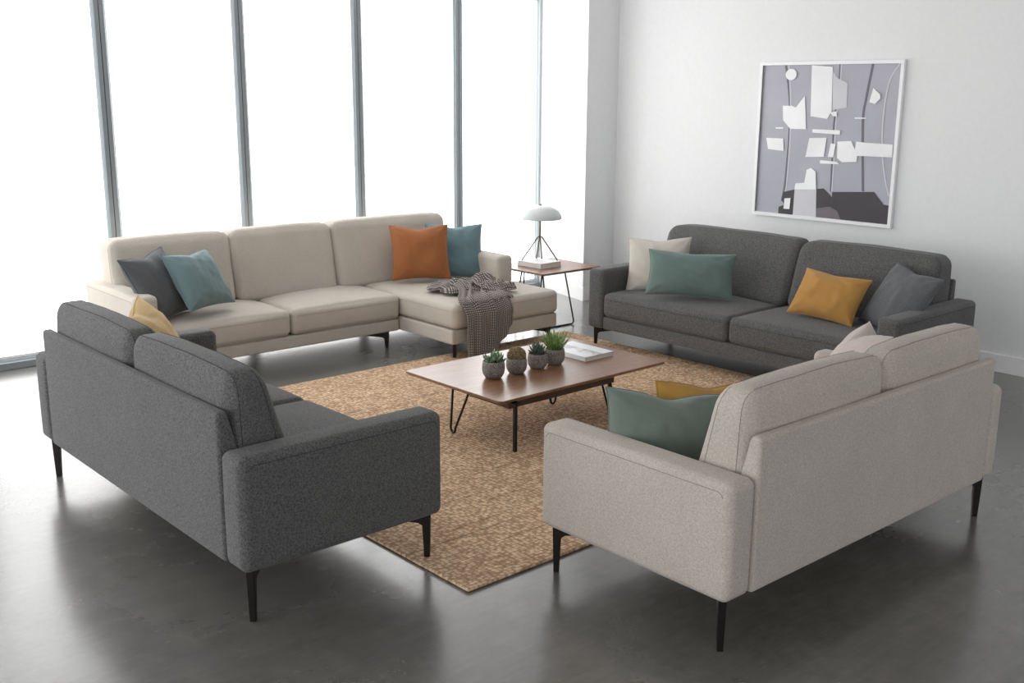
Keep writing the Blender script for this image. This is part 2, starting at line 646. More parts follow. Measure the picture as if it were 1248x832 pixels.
def sofa(label, cat, origin, rz, W, D, zb, za, zf, aw0, aw1, mat, seam, seat_cut, back_cut, seat=(.245, .43), backs=.88,
         bk_bot=.36, bk_k=.55, seat_front=.0, arm_r=.032, group=None):
    """local frame: x along the sofa (0..W), y from the back plane (0) to the front (D)"""
    e = empty('sofa', origin, rz, label, cat, group)
    for k, (a, b) in enumerate(((0, aw0), (W - aw1, W))):
        out = a if k == 0 else b
        s = Soft((a, 0, zb), (b, D, za), arm_r, puff=(.004, .003, .003), mid=14)
        upholster('arm', e, mat, seam, s, [(0, out, arm_r * .95)])
    back_panel(e, aw0 + .002, W - aw1 - .002, zb, zf, mat, seam)
    s = Soft((aw0 + .002, .06, zb), (W - aw1 - .002, D - .012, seat[0] - .004), .014, mid=10)
    upholster('base', e, mat, seam, s)
    for i, (a, b) in enumerate(seat_cut):
        s = Soft((a + .003, .10, seat[0]), (b - .003, D + seat_front, seat[1]), .038, puff=(.003, .012, .022), wrinkle=.0015, seed=i, mid=16)
        upholster('seat_cushion', e, mat, seam, s, [(2, seat[1] - .042, 0)])
    z0 = seat[1] - .015
    for i, (a, b) in enumerate(back_cut):
        s = Soft((a + .003, .045, z0), (b - .003, bk_bot, backs), .072, puff=(.008, .018, .016),
                 warp=lean(.045, bk_k, z0, backs, .012), wrinkle=.0035, seed=i + 3, mid=16)
        upholster('back_cushion', e, mat, seam, s, [(1, .045 + .055, 0), (1, bk_bot - .07, 0)])
    for (cx, ox) in ((0, -1), (W, 1)):
        for (cy, oy) in ((0, -1), (D, 1)):
            diag_leg(e, cx, cy, ox, oy, zb)
    return e


def rot_about(px, py, ang, x, y):
    a = R(ang)
    dx, dy = x - px, y - py
    return (px + dx * math.cos(a) - dy * math.sin(a), py + dx * math.sin(a) + dy * math.cos(a), 0)


# dark sofa at the left, its back to the camera, facing +X
W = 2.047
sofa('dark grey fabric sofa in the left foreground, seen from behind', 'sofa',
     rot_about(1.573, 3.158, .2157, 1.573, 5.205), R(-90 + .2157), W, .8785, .2008, .628, .760, .146, .146,
     M['dark'], M['dark_seam'],
     [(.148, 1.03), (1.03, W - .148)], [(.150, 1.03), (1.03, W - .148)], seat=(.285, .462), backs=.884, bk_bot=.335, bk_k=.50)

# light sofa at the right, its back to the camera, facing +Y
W = 1.93
sofa('light beige fabric sofa in the right foreground, seen from behind', 'sofa',
     (2.670, 1.932, 0), R(-.4425), W, .908, .1944, .616, .749, .1416, .105,
     M['beige'], M['beige_seam'],
     [(.144, .98), (.98, W - .107)], [(.146, 1.02), (1.02, W - .107)], seat=(.28, .455), backs=.884, bk_bot=.33, bk_k=.52)

# dark sofa against the right-hand wall, facing -X
W = 2.477
sofa('long dark grey fabric sofa against the white wall under the picture', 'sofa',
     rot_about(5.587, 5.4385, .4345, 6.562, 2.9614), R(90 + .4345), W, .975, .1448, .587, .704, .147, .147,
     M['dark'], M['dark_seam'],
     [(.149, 1.20), (1.20, W - .149)], [(.150, 1.16), (1.16, W - .150)], seat=(.242, .418), backs=.862, bk_bot=.42, bk_k=.52)


# L-shaped cream sofa along the windows, facing -Y, chaise at its right end
def sectional():
    pv = (4.5014, 6.3013)
    xL, xR, yb, yf, yc, xJ = 2.5123, 5.5142, 7.1352, 6.3013, 5.6714, 4.5014
    e = empty('sectional_sofa', rot_about(*pv, -.5957, xR, yb), R(180 - .5957),
              'cream L-shaped sectional sofa with chaise in front of the windows', 'sofa')
    mat, seam = M['cream'], M['cream_seam']
    W, D, DC = xR - xL, yb - yf, yb - yc
    zb, za, zf = .118, .600, .724
    cw = xR - xJ                      # chaise spans local x 0..cw
    aw = .158
    s = Soft((W - aw, 0, zb), (W, D, za), .032, puff=(.004, .003, .003), mid=14)
    upholster('arm', e, mat, seam, s, [(0, W, .03)])
    s = Soft((0, 0, zb), (aw, yb - 6.199, za), .032, puff=(.004, .003, .003), mid=14)
    upholster('arm', e, mat, seam, s, [(0, 0, .03)])
    back_panel(e, aw + .002, W - aw - .002, zb, zf, mat, seam)
    s = Soft((cw + .002, .06, zb), (W - aw - .002, D - .012, .206), .014)
    upholster('base', e, mat, seam, s)
    s = Soft((.004, .06, zb), (cw - .002, DC - .012, .222), .014)
    upholster('chaise_base', e, mat, seam, s)
    mid = (cw + W - aw) / 2 - .01
    for i, (a, b) in enumerate(((cw, mid), (mid, W - aw))):
        s = Soft((a + .003, .10, .210), (b - .003, D + .004, .388), .040, puff=(.003, .012, .034), wrinkle=.0015, seed=i + 11, mid=16)
        upholster('seat_cushion', e, mat, seam, s, [(2, .388 - .044, 0)])

    def notch(P):                     # the seat slips in beside the short right arm
        P = P.copy()
        t = np.clip((yb - 6.185 - P[:, 1]) / .03, 0, 1)
        lim = aw + .004
        P[:, 0] = np.where(P[:, 0] < lim, P[:, 0] + (lim - P[:, 0]) * t, P[:, 0])
        return P
    s = Soft((.002, .10, .226), (cw - .003, DC + .004, .398), .040, puff=(.003, .010, .016), wrinkle=.0015, seed=15, mid=24, warp=notch)
    upholster('chaise_cushion', e, mat, seam, s, [(2, .398 - .042, 0)])
    z0 = .372
    cuts = [(aw + .004, 1.235), (1.235, 2.065), (2.065, W - .085)]
    for i, (a, b) in enumerate(cuts):
        s = Soft((a + .003, .045, z0), (b - .003, .37, .882), .06, puff=(.006, .020, .010),
                 warp=lean(.045, .58, z0, .882, .03), wrinkle=.003, seed=i + 21, mid=16)
        upholster('back_cushion', e, mat, seam, s, [(1, .37 - .06, 0)])
    for (cx, cy, ox, oy) in ((W, 0, 1, -1), (W, D, 1, 1), (0, 0, -1, -1), (0, DC, -1, 1), (cw, DC, 1, 1)):
        diag_leg(e, cx, cy, ox, oy, zb, inset=.055)
    diag_leg(e, cw + .06, D + .02, -1, 1, zb, inset=.05, run=.14)
    return e


sectional()

# ------------------------------------------------------------------ cushions
M['c_blue'] = fabric('dusty_teal_cotton', srgb(112, 134, 136), .14, 320, bump=.25, sheen=.3)
M['c_blue2'] = fabric('blue_teal_cotton', srgb(106, 132, 138), .12, 320, bump=.25, sheen=.3)
M['c_teal'] = fabric('sea_green_cotton', srgb(106, 125, 121), .12, 320, bump=.25, sheen=.25)
M['c_green'] = fabric('sage_green_velvet', srgb(112, 124, 116), .10, 320, bump=.2, sheen=.35)
M['c_orange'] = fabric('burnt_orange_velvet', srgb(158, 100, 62), .10, 300, bump=.25, sheen=.12)
M['c_must'] = fabric('mustard_velvet', srgb(182, 137, 76), .10, 300, bump=.2, sheen=.12)
M['c_gold'] = fabric('golden_ochre_velvet', srgb(180, 138, 68), .10, 300, bump=.2, sheen=.12)
M['c_sand'] = fabric('sand_yellow_cotton', srgb(216, 186, 138), .10, 300, bump=.2, sheen=.15)
M['c_slate'] = fabric('slate_grey_wool', srgb(92, 94, 97), .35, 260, bump=.4)
M['c_grey'] = fabric('blue_grey_wool', srgb(100, 103, 106), .35, 240, bump=.4)
M['c_oat'] = fabric('oatmeal_cotton', srgb(200, 194, 184), .12, 280, bump=.35)
M['c_blush'] = fabric('pale_blush_linen', srgb(202, 190, 184), .12, 280, bump=.35)


def pillow(label, C, ra, ua, w, h, mat, T=.092, dent=0.022, seed=0, k=1.0, dz=0.0):
    """scatter cushion with pulled-in sides, sharp corners, creases and a seam.  k slides it along the view ray"""
    cam = Vector((0, 0, 1.85))
    C = cam + (Vector(C) - cam) * k - Vector((0, 0, max(0, 1 - k) * .5 + dz))
    w, h = w * k, h * k
    ra, ua = Vector(ra).normalized(), Vector(ua)
    ua = (ua - ra * ua.dot(ra)).normalized()
    nv = ra.cross(ua)
    n = 36
    V, F = [], []
    g = [math.sin(PI / 2 * (-1 + 2 * i / n)) * .45 + .55 * (-1 + 2 * i / n) for i in range(n + 1)]

    def pt(u, v, s):
        a, b = abs(u), abs(v)
        pin = .075
        x = w / 2 * u * (1 - pin * (1 - b ** 2.2) * a ** 2)
        z = h / 2 * v * (1 - pin * (1 - a ** 2.2) * b ** 2)
        t = T * max(0, (1 - a ** 2.4) * (1 - b ** 2.4)) ** .55
        dz = dent * math.exp(-(u / .34) ** 2) * max(v, 0) ** 2.5
        z -= dz * h * 2
        t *= 1 - .55 * math.exp(-(u / .12) ** 2) * max(v, 0) ** 3 * (dent / .03 if dent else 0) * .6
        # creases that run from the corners and the dent
        ca = min(1, (1 - a) * 3) * min(1, (1 - b) * 3)
        th = math.atan2(1 - b, 1 - a + 1e-6)
        q = math.hypot(1 - a, 1 - b)
        cre = math.sin(th * 9 + seed + (1 if u > 0 else 0) * 2 + (2 if v > 0 else 0)) * math.exp(-(q / .5) ** 2) * .06
        nz = mnoise.noise(Vector((u * 1.6 + seed * 5, v * 1.6, s * 3))) * .16 + mnoise.noise(Vector((u * 5 + seed, v * 2.2, s + 9))) * .09 + mnoise.noise(Vector((u * 3 + v * 6 + seed, v * 2, s + 4))) * .06
        t *= 1 + (nz + cre * 2)
        return C + ra * x + ua * z + nv * (s * t)
    # centre of object at C: write vertices relative to it
    idx = {}
    for s in (1, -1):
        for i in range(n + 1):
            for j in range(n + 1):
                edge = i in (0, n) or j in (0, n)
                if s == -1 and edge:
                    idx[(s, i, j)] = idx[(1, i, j)]
                    continue
                idx[(s, i, j)] = len(V)
                V.append(pt(g[i], g[j], s) - C)
        for i in range(n):
            for j in range(n):
                q = [idx[(s, i, j)], idx[(s, i + 1, j)], idx[(s, i + 1, j + 1)], idx[(s, i, j + 1)]]
                F.append(q if s == 1 else q[::-1])
    o = link_mesh('throw_pillow', V, F, mat)
    o.location = C
    tag(o, label, 'cushion')
    ring = [(i, 0) for i in range(n)] + [(n, j) for j in range(n)] + [(i, n) for i in range(n, 0, -1)] + [(0, j) for j in range(n, 0, -1)]
    mb = MB()
    mb.tube([V[idx[(1, i, j)]] for (i, j) in ring], .0032, 6, closed=True)
    mb.build('piping', mat, o, smooth=True)
    return o


pillow('slate grey cushion at the left arm of the cream sectional, behind the teal cushion', [2.795, 6.616, 0.616], [0.8546, 0.5166, 0.0533], [-0.2847, 0.3803, 0.88], .458, .462, M['c_slate'], seed=1, k=.992)
pillow('dusty teal square cushion in front of the slate one on the cream sectional', [3.166, 6.799, 0.583], [0.9276, 0.3732, -0.0163], [-0.1942, 0.5188, 0.8325], .44, .43, M['c_blue'], seed=2, k=.958, dz=-.022)
pillow('burnt orange square cushion on the chaise end of the cream sectional', [5.035, 6.77, 0.607], [0.8652, -0.5014, 0.0067], [0.1834, 0.3289, 0.9264], .468, .445, M['c_orange'], seed=3, k=.97, dz=-.008)
pillow('blue teal square cushion tucked behind the burnt orange cushion', [5.291, 6.652, 0.609], [0.8595, -0.5107, -0.0214], [0.2112, 0.3167, 0.9247], .462, .442, M['c_blue2'], seed=4, k=.99)
pillow('oatmeal square cushion in the left corner of the dark sofa by the wall', [5.805, 4.948, 0.645], [0.439, -0.896, 0.0665], [0.2769, 0.2053, 0.9387], .462, .404, M['c_oat'], seed=5, k=1.03, dent=.02)
pillow('long sea green lumbar cushion on the dark sofa by the wall', [5.901, 4.73, 0.6], [0.5643, -0.8252, -0.024], [0.3473, 0.211, 0.9137], .621, .334, M['c_teal'], seed=6, k=.99, dent=.012)
pillow('mustard yellow lumbar cushion leaning at the right on the dark wall sofa', [5.972, 3.658, 0.586], [-0.0257, -0.9988, -0.0411], [0.5446, -0.0485, 0.8373], .483, .326, M['c_must'], seed=7, dent=.012)
pillow('blue grey square cushion beside the right arm of the dark wall sofa', [5.946, 3.156, 0.637], [-0.4133, -0.9068, -0.0831], [0.4596, -0.2866, 0.8406], .438, .426, M['c_grey'], seed=8, dent=.015, k=1.02)
pillow('sage green cushion on the light foreground sofa beside its nearest arm', [2.992, 2.475, 0.607], [0.8514, -0.5144, -0.1029], [0.2585, 0.2406, 0.9356], .495, .30, M['c_green'], seed=9, dent=.04)
pillow('golden ochre cushion behind the sage green one on the light sofa', [3.218, 2.466, 0.61], [0.8985, -0.4312, -0.0819], [0.1603, 0.1488, 0.9758], .446, .29, M['c_gold'], seed=10, dent=.03)
pillow('pale blush cushion at the far end of the light foreground sofa', [4.133, 2.406, 0.657], [-0.6977, -0.716, 0.024], [0.4114, -0.373, 0.8316], .35, .46, M['c_blush'], seed=11, dent=.04)
pillow('sand yellow cushion peeking over the back of the dark foreground sofa', [1.963, 4.724, 0.685], [.5886, .7997, .1185], [-.4832, .2305, .8447], .42, .42, M['c_sand'], seed=12, dent=.03)


# ------------------------------------------------------------------ rug
def rug():
    x0, x1, y0, y1, t = 2.3394, 5.7644, 2.8702, 5.8477, .014
    cx, cy = (x0 + x1) / 2, (y0 + y1) / 2
    s = Soft((x0 - cx, y0 - cy, 0), (x1 - cx, y1 - cy, t), .0065, mid=40)
    V, F = s.mesh()
    o = link_mesh('jute_rug', V, F, M['rug'])
    o.location = (cx, cy, .0005)
    tag(o, 'tan braided jute rug lying on the concrete floor under the coffee table', 'rug')


rug()


# ------------------------------------------------------------------ coffee table
def hairpin(parent, a, b, foot, r=.0065, mat=None):
    """bent rod: from top point a down to the foot and back up to top point b"""
    a, b, f = Vector(a), Vector(b), Vector(foot)
    side = (b - a)
    side.z = 0
    hw = .022
    d = side.normalized() if side.length > 1e-6 else Vector((1, 0, 0))
    p1, p2 = f - d * hw + Vector((0, 0, .03)), f + d * hw + Vector((0, 0, .03))
    arc = []
    for k in range(9):
        t = PI * k / 8
        arc.append(f + d * (-hw * math.cos(t)) + Vector((0, 0, .03 - .03 * math.sin(t))) + Vector((0, 0, r)))
    mb = MB()
    mb.tube([a] + arc + [b], r, 8)
    return mb.build('leg', mat or M['black'], parent, smooth=True)


def coffee_table():
    x0, y0 = 3.4202, 3.928
    e = empty('coffee_table', (x0, y0, 0), R(.389), 'low walnut coffee table with black hairpin legs on the jute rug', 'table')
    w, d, z = 1.3016, .828, .3077
    s = .016
    mb = MB()
    mb.prism([(s, 0), (w - s, 0), (w, s), (w, d - s), (w - s, d), (s, d), (0, d - s), (0, s)], 'z', z - .012, z)
    V = []
    # underside bevelled inwards
    k = .022
    lo = [(s, 0), (w - s, 0), (w, s), (w, d - s), (w - s, d), (s, d), (0, d - s), (0, s)]
    top = [(x, y, z - .012) for x, y in lo]
    bot = [(min(max(x, k), w - k), min(max(y, k), d - k), z - .026) for x, y in lo]
    n = 8
    mb.add(top + bot, [[i, (i + 1) % n, n + (i + 1) % n, n + i][::-1] for i in range(n)] + [list(range(n, 2 * n))[::-1]])
    mb.build('tabletop', M['walnut'], e, bevel=.0015)
    mb = MB().box(.125, .935, .075, .40, z - .080, z - .046)
    tag(mb.build('under_shelf', M['walnut_dark'], e, bevel=.003), 'dark walnut lower slab')
    zt = z - .026
    g = .0145
    hairpin(e, (.045, .445, zt), (.035, .30, zt), (.052, .455, g))
    mb = MB().box(.098, .115, -.002, .016, g, zt)
    mb.box(.085, .128, -.002, .05, zt - .004, zt)
    mb.build('leg', M['black'], e, bevel=.001)
    hairpin(e, (.93, .10, z - .078), (.86, .10, z - .078), (.868, .014, g))
    hairpin(e, (.90, .58, zt), (.80, .58, zt), (.862, .50, g))
    mb = MB().box(1.245, 1.258, .40, .413, g, zt)
    mb.build('leg', M['black'], e, bevel=.001)
    return e


coffee_table()
TZ = .3077


# ------------------------------------------------------------------ plants
def leaf(mb, base, az, el, L, Wd, curve=.3, thick=.25, n=6, mi=0, tipw=.05):
    """fleshy leaf: lens section swept along a curving midrib"""
    d0 = Vector((math.cos(az) * math.cos(el), math.sin(az) * math.cos(el), math.sin(el)))
    side = Vector((-math.sin(az), math.cos(az), 0))
    P = Vector(base)
    V, F = [], []
    m = 6
    for i in range(n + 1):
        t = i / n
        e2 = el + curve * t
        d = Vector((math.cos(az) * math.cos(e2), math.sin(az) * math.cos(e2), math.sin(e2)))
        nn = side.cross(d)
        wv = Wd * max(tipw, (math.sin(PI * min(1, .22 + .78 * t)) ** .8))
        for k in range(m):
            a = 2 * PI * k / m
            V.append(P + side * (wv * math.cos(a)) + nn * (wv * thick * math.sin(a)))
        P = P + d * (L / n)
    for i in range(n):
        for k in range(m):
            k2 = (k + 1) % m
            F.append([i * m + k, i * m + k2, (i + 1) * m + k2, (i + 1) * m + k])
    F.append(list(range(m))[::-1])
    F.append([n * m + k for k in range(m)])
    mb.add(V, F, mi)


def potted(name, label, x, y, r, h, top=.92):
    e = empty(name, (x, y, TZ), 0, label, 'plant', 'potted plants in a row on the coffee table')
    prof = [(0.0, 0.0), (r * .55, 0.0), (r * .72, h * .05), (r * .92, h * .26), (r, h * .52), (r * .98, h * .80), (r * top, h),
            (r * (top - .06), h * 1.005), (r * (top - .11), h * .985), (r * (top - .10), h * .84), (0, h * .84)]
    MB().lathe(prof, 36).build('pot', M['pot'], e, smooth=True)
    MB().lathe([(0, h * .90), (r * .5, h * .90), (r * (top - .09), h * .87)], 24).build('soil', M['soil'], e, smooth=True)
    return e


G1 = mat_leaf('variegated_green_leaf', srgb(44, 76, 40), srgb(150, 176, 138), 70)
G2 = mat_leaf('olive_brown_succulent', srgb(86, 86, 52), srgb(186, 162, 122), 90, .7)
G3 = mat_leaf('dark_blue_green_leaf', srgb(38, 58, 42), srgb(108, 132, 106), 110)
G4 = mat_leaf('bright_green_blade', srgb(58, 92, 40), srgb(138, 166, 82), 40)

rnd = random.Random(3)
PX = [3.700, 3.868, 4.033, 4.172]
PY = [4.312, 4.308, 4.312, 4.316]

e = potted('potted_succulent', 'rounded green succulent with an upright leaf, leftmost stone pot on the coffee table', PX[0], PY[0], .064, .098)
mb = MB()
for i in range(46):
    a = rnd.uniform(0, 2 * PI)
    rr = .042 * math.sqrt(rnd.random())
    b = (rr * math.cos(a), rr * math.sin(a), .082 + rnd.uniform(0, .03))
    leaf(mb, b, a + rnd.uniform(-.4, .4), rnd.uniform(.25, 1.15), rnd.uniform(.03, .046), rnd.uniform(.010, .0145), .5, .45)
for k in range(4):
    leaf(mb, (.004 * k - .006, 0, .085), k * 1.6, 1.35, .085 if k == 0 else .062, .012, .12, .35)
mb.build('foliage', G1, e, smooth=True)

e = potted('potted_cactus', 'domed olive brown cactus in the second stone pot from the left', PX[1], PY[1], .060, .088)
mb = MB()
DR = .053
for i in range(260):
    t = (i + .5) / 260
    el = math.asin(1 - t * 1.12 if 1 - t * 1.12 > -1 else -1)
    az = i * 2.39996
    c = Vector((math.cos(az) * math.cos(el), math.sin(az) * math.cos(el), math.sin(el) * .92)) * DR * .86
    leaf(mb, c + Vector((0, 0, .100)), az + rnd.uniform(-.6, .6), el + rnd.uniform(-.3, .3), .012, .0044, .2, .8, n=3)
pr = [(0, -.03)] + [(DR * .86 * math.cos(t), DR * .82 * math.sin(t)) for t in np.linspace(-.5, PI / 2 - .02, 10)] + [(0, DR * .82)]
mb.lathe(pr, 20, (0, 0, .100))
mb.build('foliage', G2, e, smooth=True)

e = potted('potted_succulent', 'dark spiky rosette succulent in the third stone pot from the left', PX[2], PY[2], .059, .088)
mb = MB()
for ring, (cnt, el, L) in enumerate(((11, .35, .062), (10, .75, .066), (8, 1.1, .066), (4, 1.4, .06))):
    for k in range(cnt):
        a = 2 * PI * k / cnt + ring * .35 + rnd.uniform(-.12, .12)
        leaf(mb, (.008 * math.cos(a), .008 * math.sin(a), .080 + ring * .004), a, el + rnd.uniform(-.1, .1), L * rnd.uniform(.85, 1.1), .0095, .35, .45, tipw=.02)
mb.build('foliage', G3, e, smooth=True)

e = potted('potted_aloe', 'tall bright green grassy aloe in the rightmost stone pot on the coffee table', PX[3], PY[3], .060, .094)
mb = MB()
for i in range(40):
    a = rnd.uniform(0, 2 * PI)
    rr = .026 * math.sqrt(rnd.random())
    leaf(mb, (rr * math.cos(a), rr * math.sin(a), .078), a, 1.45 - rr * 16 - rnd.uniform(0, .35), rnd.uniform(.095, .145), .0066, rnd.uniform(-.1, .25), .35, tipw=.02)
mb.build('foliage', G4, e, smooth=True)


# ------------------------------------------------------------------ books
def book(label, cx, cy, z, w, d, t, rz, base, ink):
    e = empty('book', (cx, cy, z), rz, label, 'book')
    cov = mat_cover('printed_cover', base, ink)
    MB().box(-w / 2, w / 2, -d / 2, d / 2, t - .003, t).box(-w / 2, w / 2, -d / 2, d / 2, 0, .003).box(-w / 2, -w / 2 + .003, -d / 2, d / 2, 0, t).build('cover', cov, e, bevel=.0008)
    MB().box(-w / 2 + .003, w / 2 - .004, -d / 2 + .004, d / 2 - .004, .003, t - .003).build('pages', M['paper'], e)
    return e


book('white hardcover book with a grey landscape cover on the coffee table', 4.462, 4.408, TZ + .0005, .245, .35, .027, R(.4), srgb(232, 233, 234), srgb(150, 148, 150))


# ------------------------------------------------------------------ side table, lamp, book
def side_table():
    x0, x1, y0, y1, z = 5.70, 6.355, 6.045, 6.63, .445
    e = empty('side_table', (x0, y0, 0), 0, 'square walnut side table with bent steel legs in the window corner', 'table')
    w, d = x1 - x0, y1 - y0
    mb = MB()
    k = .03
    top = [(0, 0), (w, 0), (w, d), (0, d)]
    mb.prism(top, 'z', z - .008, z)
    V = [(x, y, z - .008) for x, y in top] + [(min(max(x, k), w - k), min(max(y, k), d - k), z - .024) for x, y in top]
    mb.add(V, [[i, (i + 1) % 4, 4 + (i + 1) % 4, 4 + i][::-1] for i in range(4)] + [[7, 6, 5, 4]])
    mb.build('tabletop', M['walnut_light'], e, bevel=.0012)
    zt = z - .024
    r = .0065

    def sled(p, q, pf, qf):
        """rod loop: top p -> floor pf -> floor qf -> top q, rounded at the floor"""
        p, q, pf, qf = map(Vector, (p, q, pf, qf))
        rc = .035
        pts = [p]
        d1 = (pf - p).normalized()
        d2 = (qf - pf).normalized()
        d3 = (q - qf).normalized()
        for (c, a, b) in ((pf, d1, d2), (qf, d2, d3)):
            for t in np.linspace(0, 1, 7):
                s0, s1 = c - a * rc, c + b * rc
                pts.append(s0.lerp(c, t).lerp(c.lerp(s1, t), t))
        pts.append(q)
        MB().tube(pts, r, 8).build('leg', M['steel_dark'], e, smooth=True)
    sled((.04, .04, zt), (.285, .04, zt), (.045, -.01, r), (.34, -.02, r))
    sled((.045, .06, zt), (.045, .30, zt), (.0, .05, r), (-.005, .34, r))
    sled((.05, d - .04, zt), (.30, d - .04, zt), (.02, d - .02, r), (.30, d - .02, r))
    return e


M['steel_dark'] = plain('dark_steel_rod', srgb(70, 72, 74), .35, .7)
side_table()
SZ = .445
book('thick white book under the table lamp on the side table', 5.975, 6.378, SZ + .0005, .245, .27, .042, R(2), srgb(226, 226, 227), srgb(190, 190, 192))


def lamp():
    z = SZ + .0425
    cx, cy = 5.975, 6.378
    e = empty('table_lamp', (cx, cy, z), 0, 'table lamp with pale dome shade and tripod metal legs in the window corner', 'lamp')
    hub = Vector((0, 0, .20))
    # directions as seen across the book: one leg to each side, two close together at the back
    ct = R(48.34)
    rt = Vector((math.sin(ct), -math.cos(ct), 0))
    fw = Vector((math.cos(ct), math.sin(ct), 0))
    for s, f in ((-.148, -.01), (.148, -.01), (-.025, .10), (.02, .10)):
        foot = rt * s + fw * f
        mid = rt * (s * .12) + fw * (f * .12)
        MB().tube([foot + Vector((0, 0, .004)), hub + mid + Vector((0, 0, -.004)), hub + Vector((0, 0, .004))], .0062, 8).build('leg', M['steel'], e, smooth=True)
    MB().tube([hub, hub + Vector((0, 0, .17))], .008, 12).lathe([(0, .338), (.016, .338), (.016, .352), (0, .352)], 16).build('stem', M['steel'], e, smooth=True)
    prof = []
    for t in np.linspace(0, PI / 2, 14):
        prof.append((.178 * math.cos(t) ** .9 if t < PI / 2 - .01 else .012, .352 + .108 * math.sin(t)))
    inner = [(max(r_ - .004, .008), z_ - .004) for r_, z_ in prof[::-1]]
    MB().lathe(prof + inner + [prof[0]], 48).build('lamp_shade', M['shade'], e, smooth=True)
    MB().lathe([(0, .472), (.010, .470), (.013, .462), (.013, .455), (0, .455)], 16).build('finial', M['steel'], e, smooth=True)
    return e


lamp()


# ------------------------------------------------------------------ throw blanket
def throw():
    seat_z, edge_y, px = .418, 5.662, .04
    rn = random.Random(5)
    verts, faces, uvs = [], [], []

    def patch(fn, nu, nv, Lu, Lv, u0=0.0):
        base = len(verts)
        for i in range(nu + 1):
            for j in range(nv + 1):
                s, t = i / nu, j / nv
                p, = (fn(s, t),)
                verts.append(p)
                uvs.append((u0 + s * Lu, t * Lv))
        for i in range(nu):
            for j in range(nv):
                a = base + i * (nv + 1) + j
                faces.append([a, a + nv + 1, a + nv + 2, a + 1])

    # main length: from a bunch on the chaise, over the front edge and down to the rug
    def main(s, t):
        # path parameter t: 0 at the bunch on the seat, .42 at the edge, 1 at the hem
        hem = 1.0 if s < .62 else 1.0 - .52 * ((s - .62) / .38) ** 1.1
        pleat = math.sin(s * 23 + 1.2 * math.sin(t * 3)) * .5 + .5 * math.sin(s * 41 + 2 + t * 2)
        if t < .45:
            q = t / .45
            xl = 4.74 + (4.57 - 4.74) * q ** 1.3
            xr = 5.12 + (5.015 - 5.12) * q
            x = xl + (xr - xl) * s
            y = 6.02 - (6.02 - edge_y) * q - .10 * s * (1 - q)
            x += .03 * math.sin(q * 5 + s * 3)
            z = seat_z + .008 + .022 * (pleat + .8) * (.45 + .55 * (1 - q)) + .05 * math.exp(-((q - .05) / .3) ** 2) * (.6 + .4 * math.sin(s * 9))
            ed = max(0, (q - .80) / .20)
            z -= .030 * ed ** 2
            y -= .012 * ed
            return (x, y, z)
        q = (t - .45) / .55 * hem
        x = 4.57 + (5.015 - 4.57) * s + (.010 - .055 * s) * q
        y = edge_y - .012 - .030 * min(1, q * 5) - .014 * (pleat + 1) * min(1, q * 4 + .3)
        rd = .030 * (1 - min(1, q * 6)) ** 2
        z = (seat_z - .022 + .018 * (pleat + .8) * max(0, 1 - q * 6)) - q * .375
        y += rd * .6
        return (x, y, z)
    patch(main, 72, 70, .62, .95)

    # rumpled upper folds lying across the seat
    def fold(s, t):
        rim = max(0.0, 1 - abs(2 * s - 1) ** 4) ** .5
        x = 4.655 + .49 * s + .03 * math.sin(t * 4)
        cy = 6.06 - .17 * s + .03 * math.sin(s * 6)
        wdt = (.20 - .09 * s) * (.15 + .85 * rim)
        y = cy + wdt * (t - .5) * 2 * (1 - .12 * math.sin(s * 7))
        hump = (math.sin(PI * t) ** .45) * (.040 + .060 * math.exp(-((s - .66) / .17) ** 2) * math.exp(-((t - .62) / .3) ** 2) + .018 * math.exp(-((s - .22) / .2) ** 2))
        hump += (.014 * math.sin(t * 15 + s * 6) + .012 * math.sin(s * 24 + t * 5) + .008 * math.sin(s * 40 - t * 17)) * math.sin(PI * t)
        hump *= .25 + .75 * rim
        return (x, y, seat_z + .010 + max(0, hump))
    patch(fold, 70, 56, .60, .46, .7)

    # a second looser tongue folded back to the right
    def tongue(s, t):
        rim = max(0.0, 1 - max(0, s * 1.5 - .5) ** 4) ** .5
        x = 4.88 + .30 * s
        cy = 5.91 - .10 * s
        y = cy + (.095 - .03 * s) * (t - .5) * 2 * (.3 + .7 * rim)
        h = (math.sin(PI * t) ** .5) * (.034 + .022 * math.sin(s * 10 + 1) ** 2) + (.010 * math.sin(t * 14 + s * 9) + .008 * math.sin(s * 26 + t * 6)) * math.sin(PI * t)
        return (x, y, seat_z + .010 + max(0, h * (.4 + .6 * rim)))
    patch(tongue, 40, 34, .33, .25, 1.4)
    o = link_mesh('throw_blanket', verts, faces, M['throw'], uvs=uvs)
    m = o.modifiers.new('thick', 'SOLIDIFY')
    m.thickness = .008
    m.offset = 1
    m = o.modifiers.new('smooth', 'SUBSURF')
    m.levels = 1
    m.render_levels = 1
    tag(o, 'chunky grey brown checked throw draped over the chaise edge', 'blanket')


throw()


# ------------------------------------------------------------------ artwork on the wall
XW = 7.19


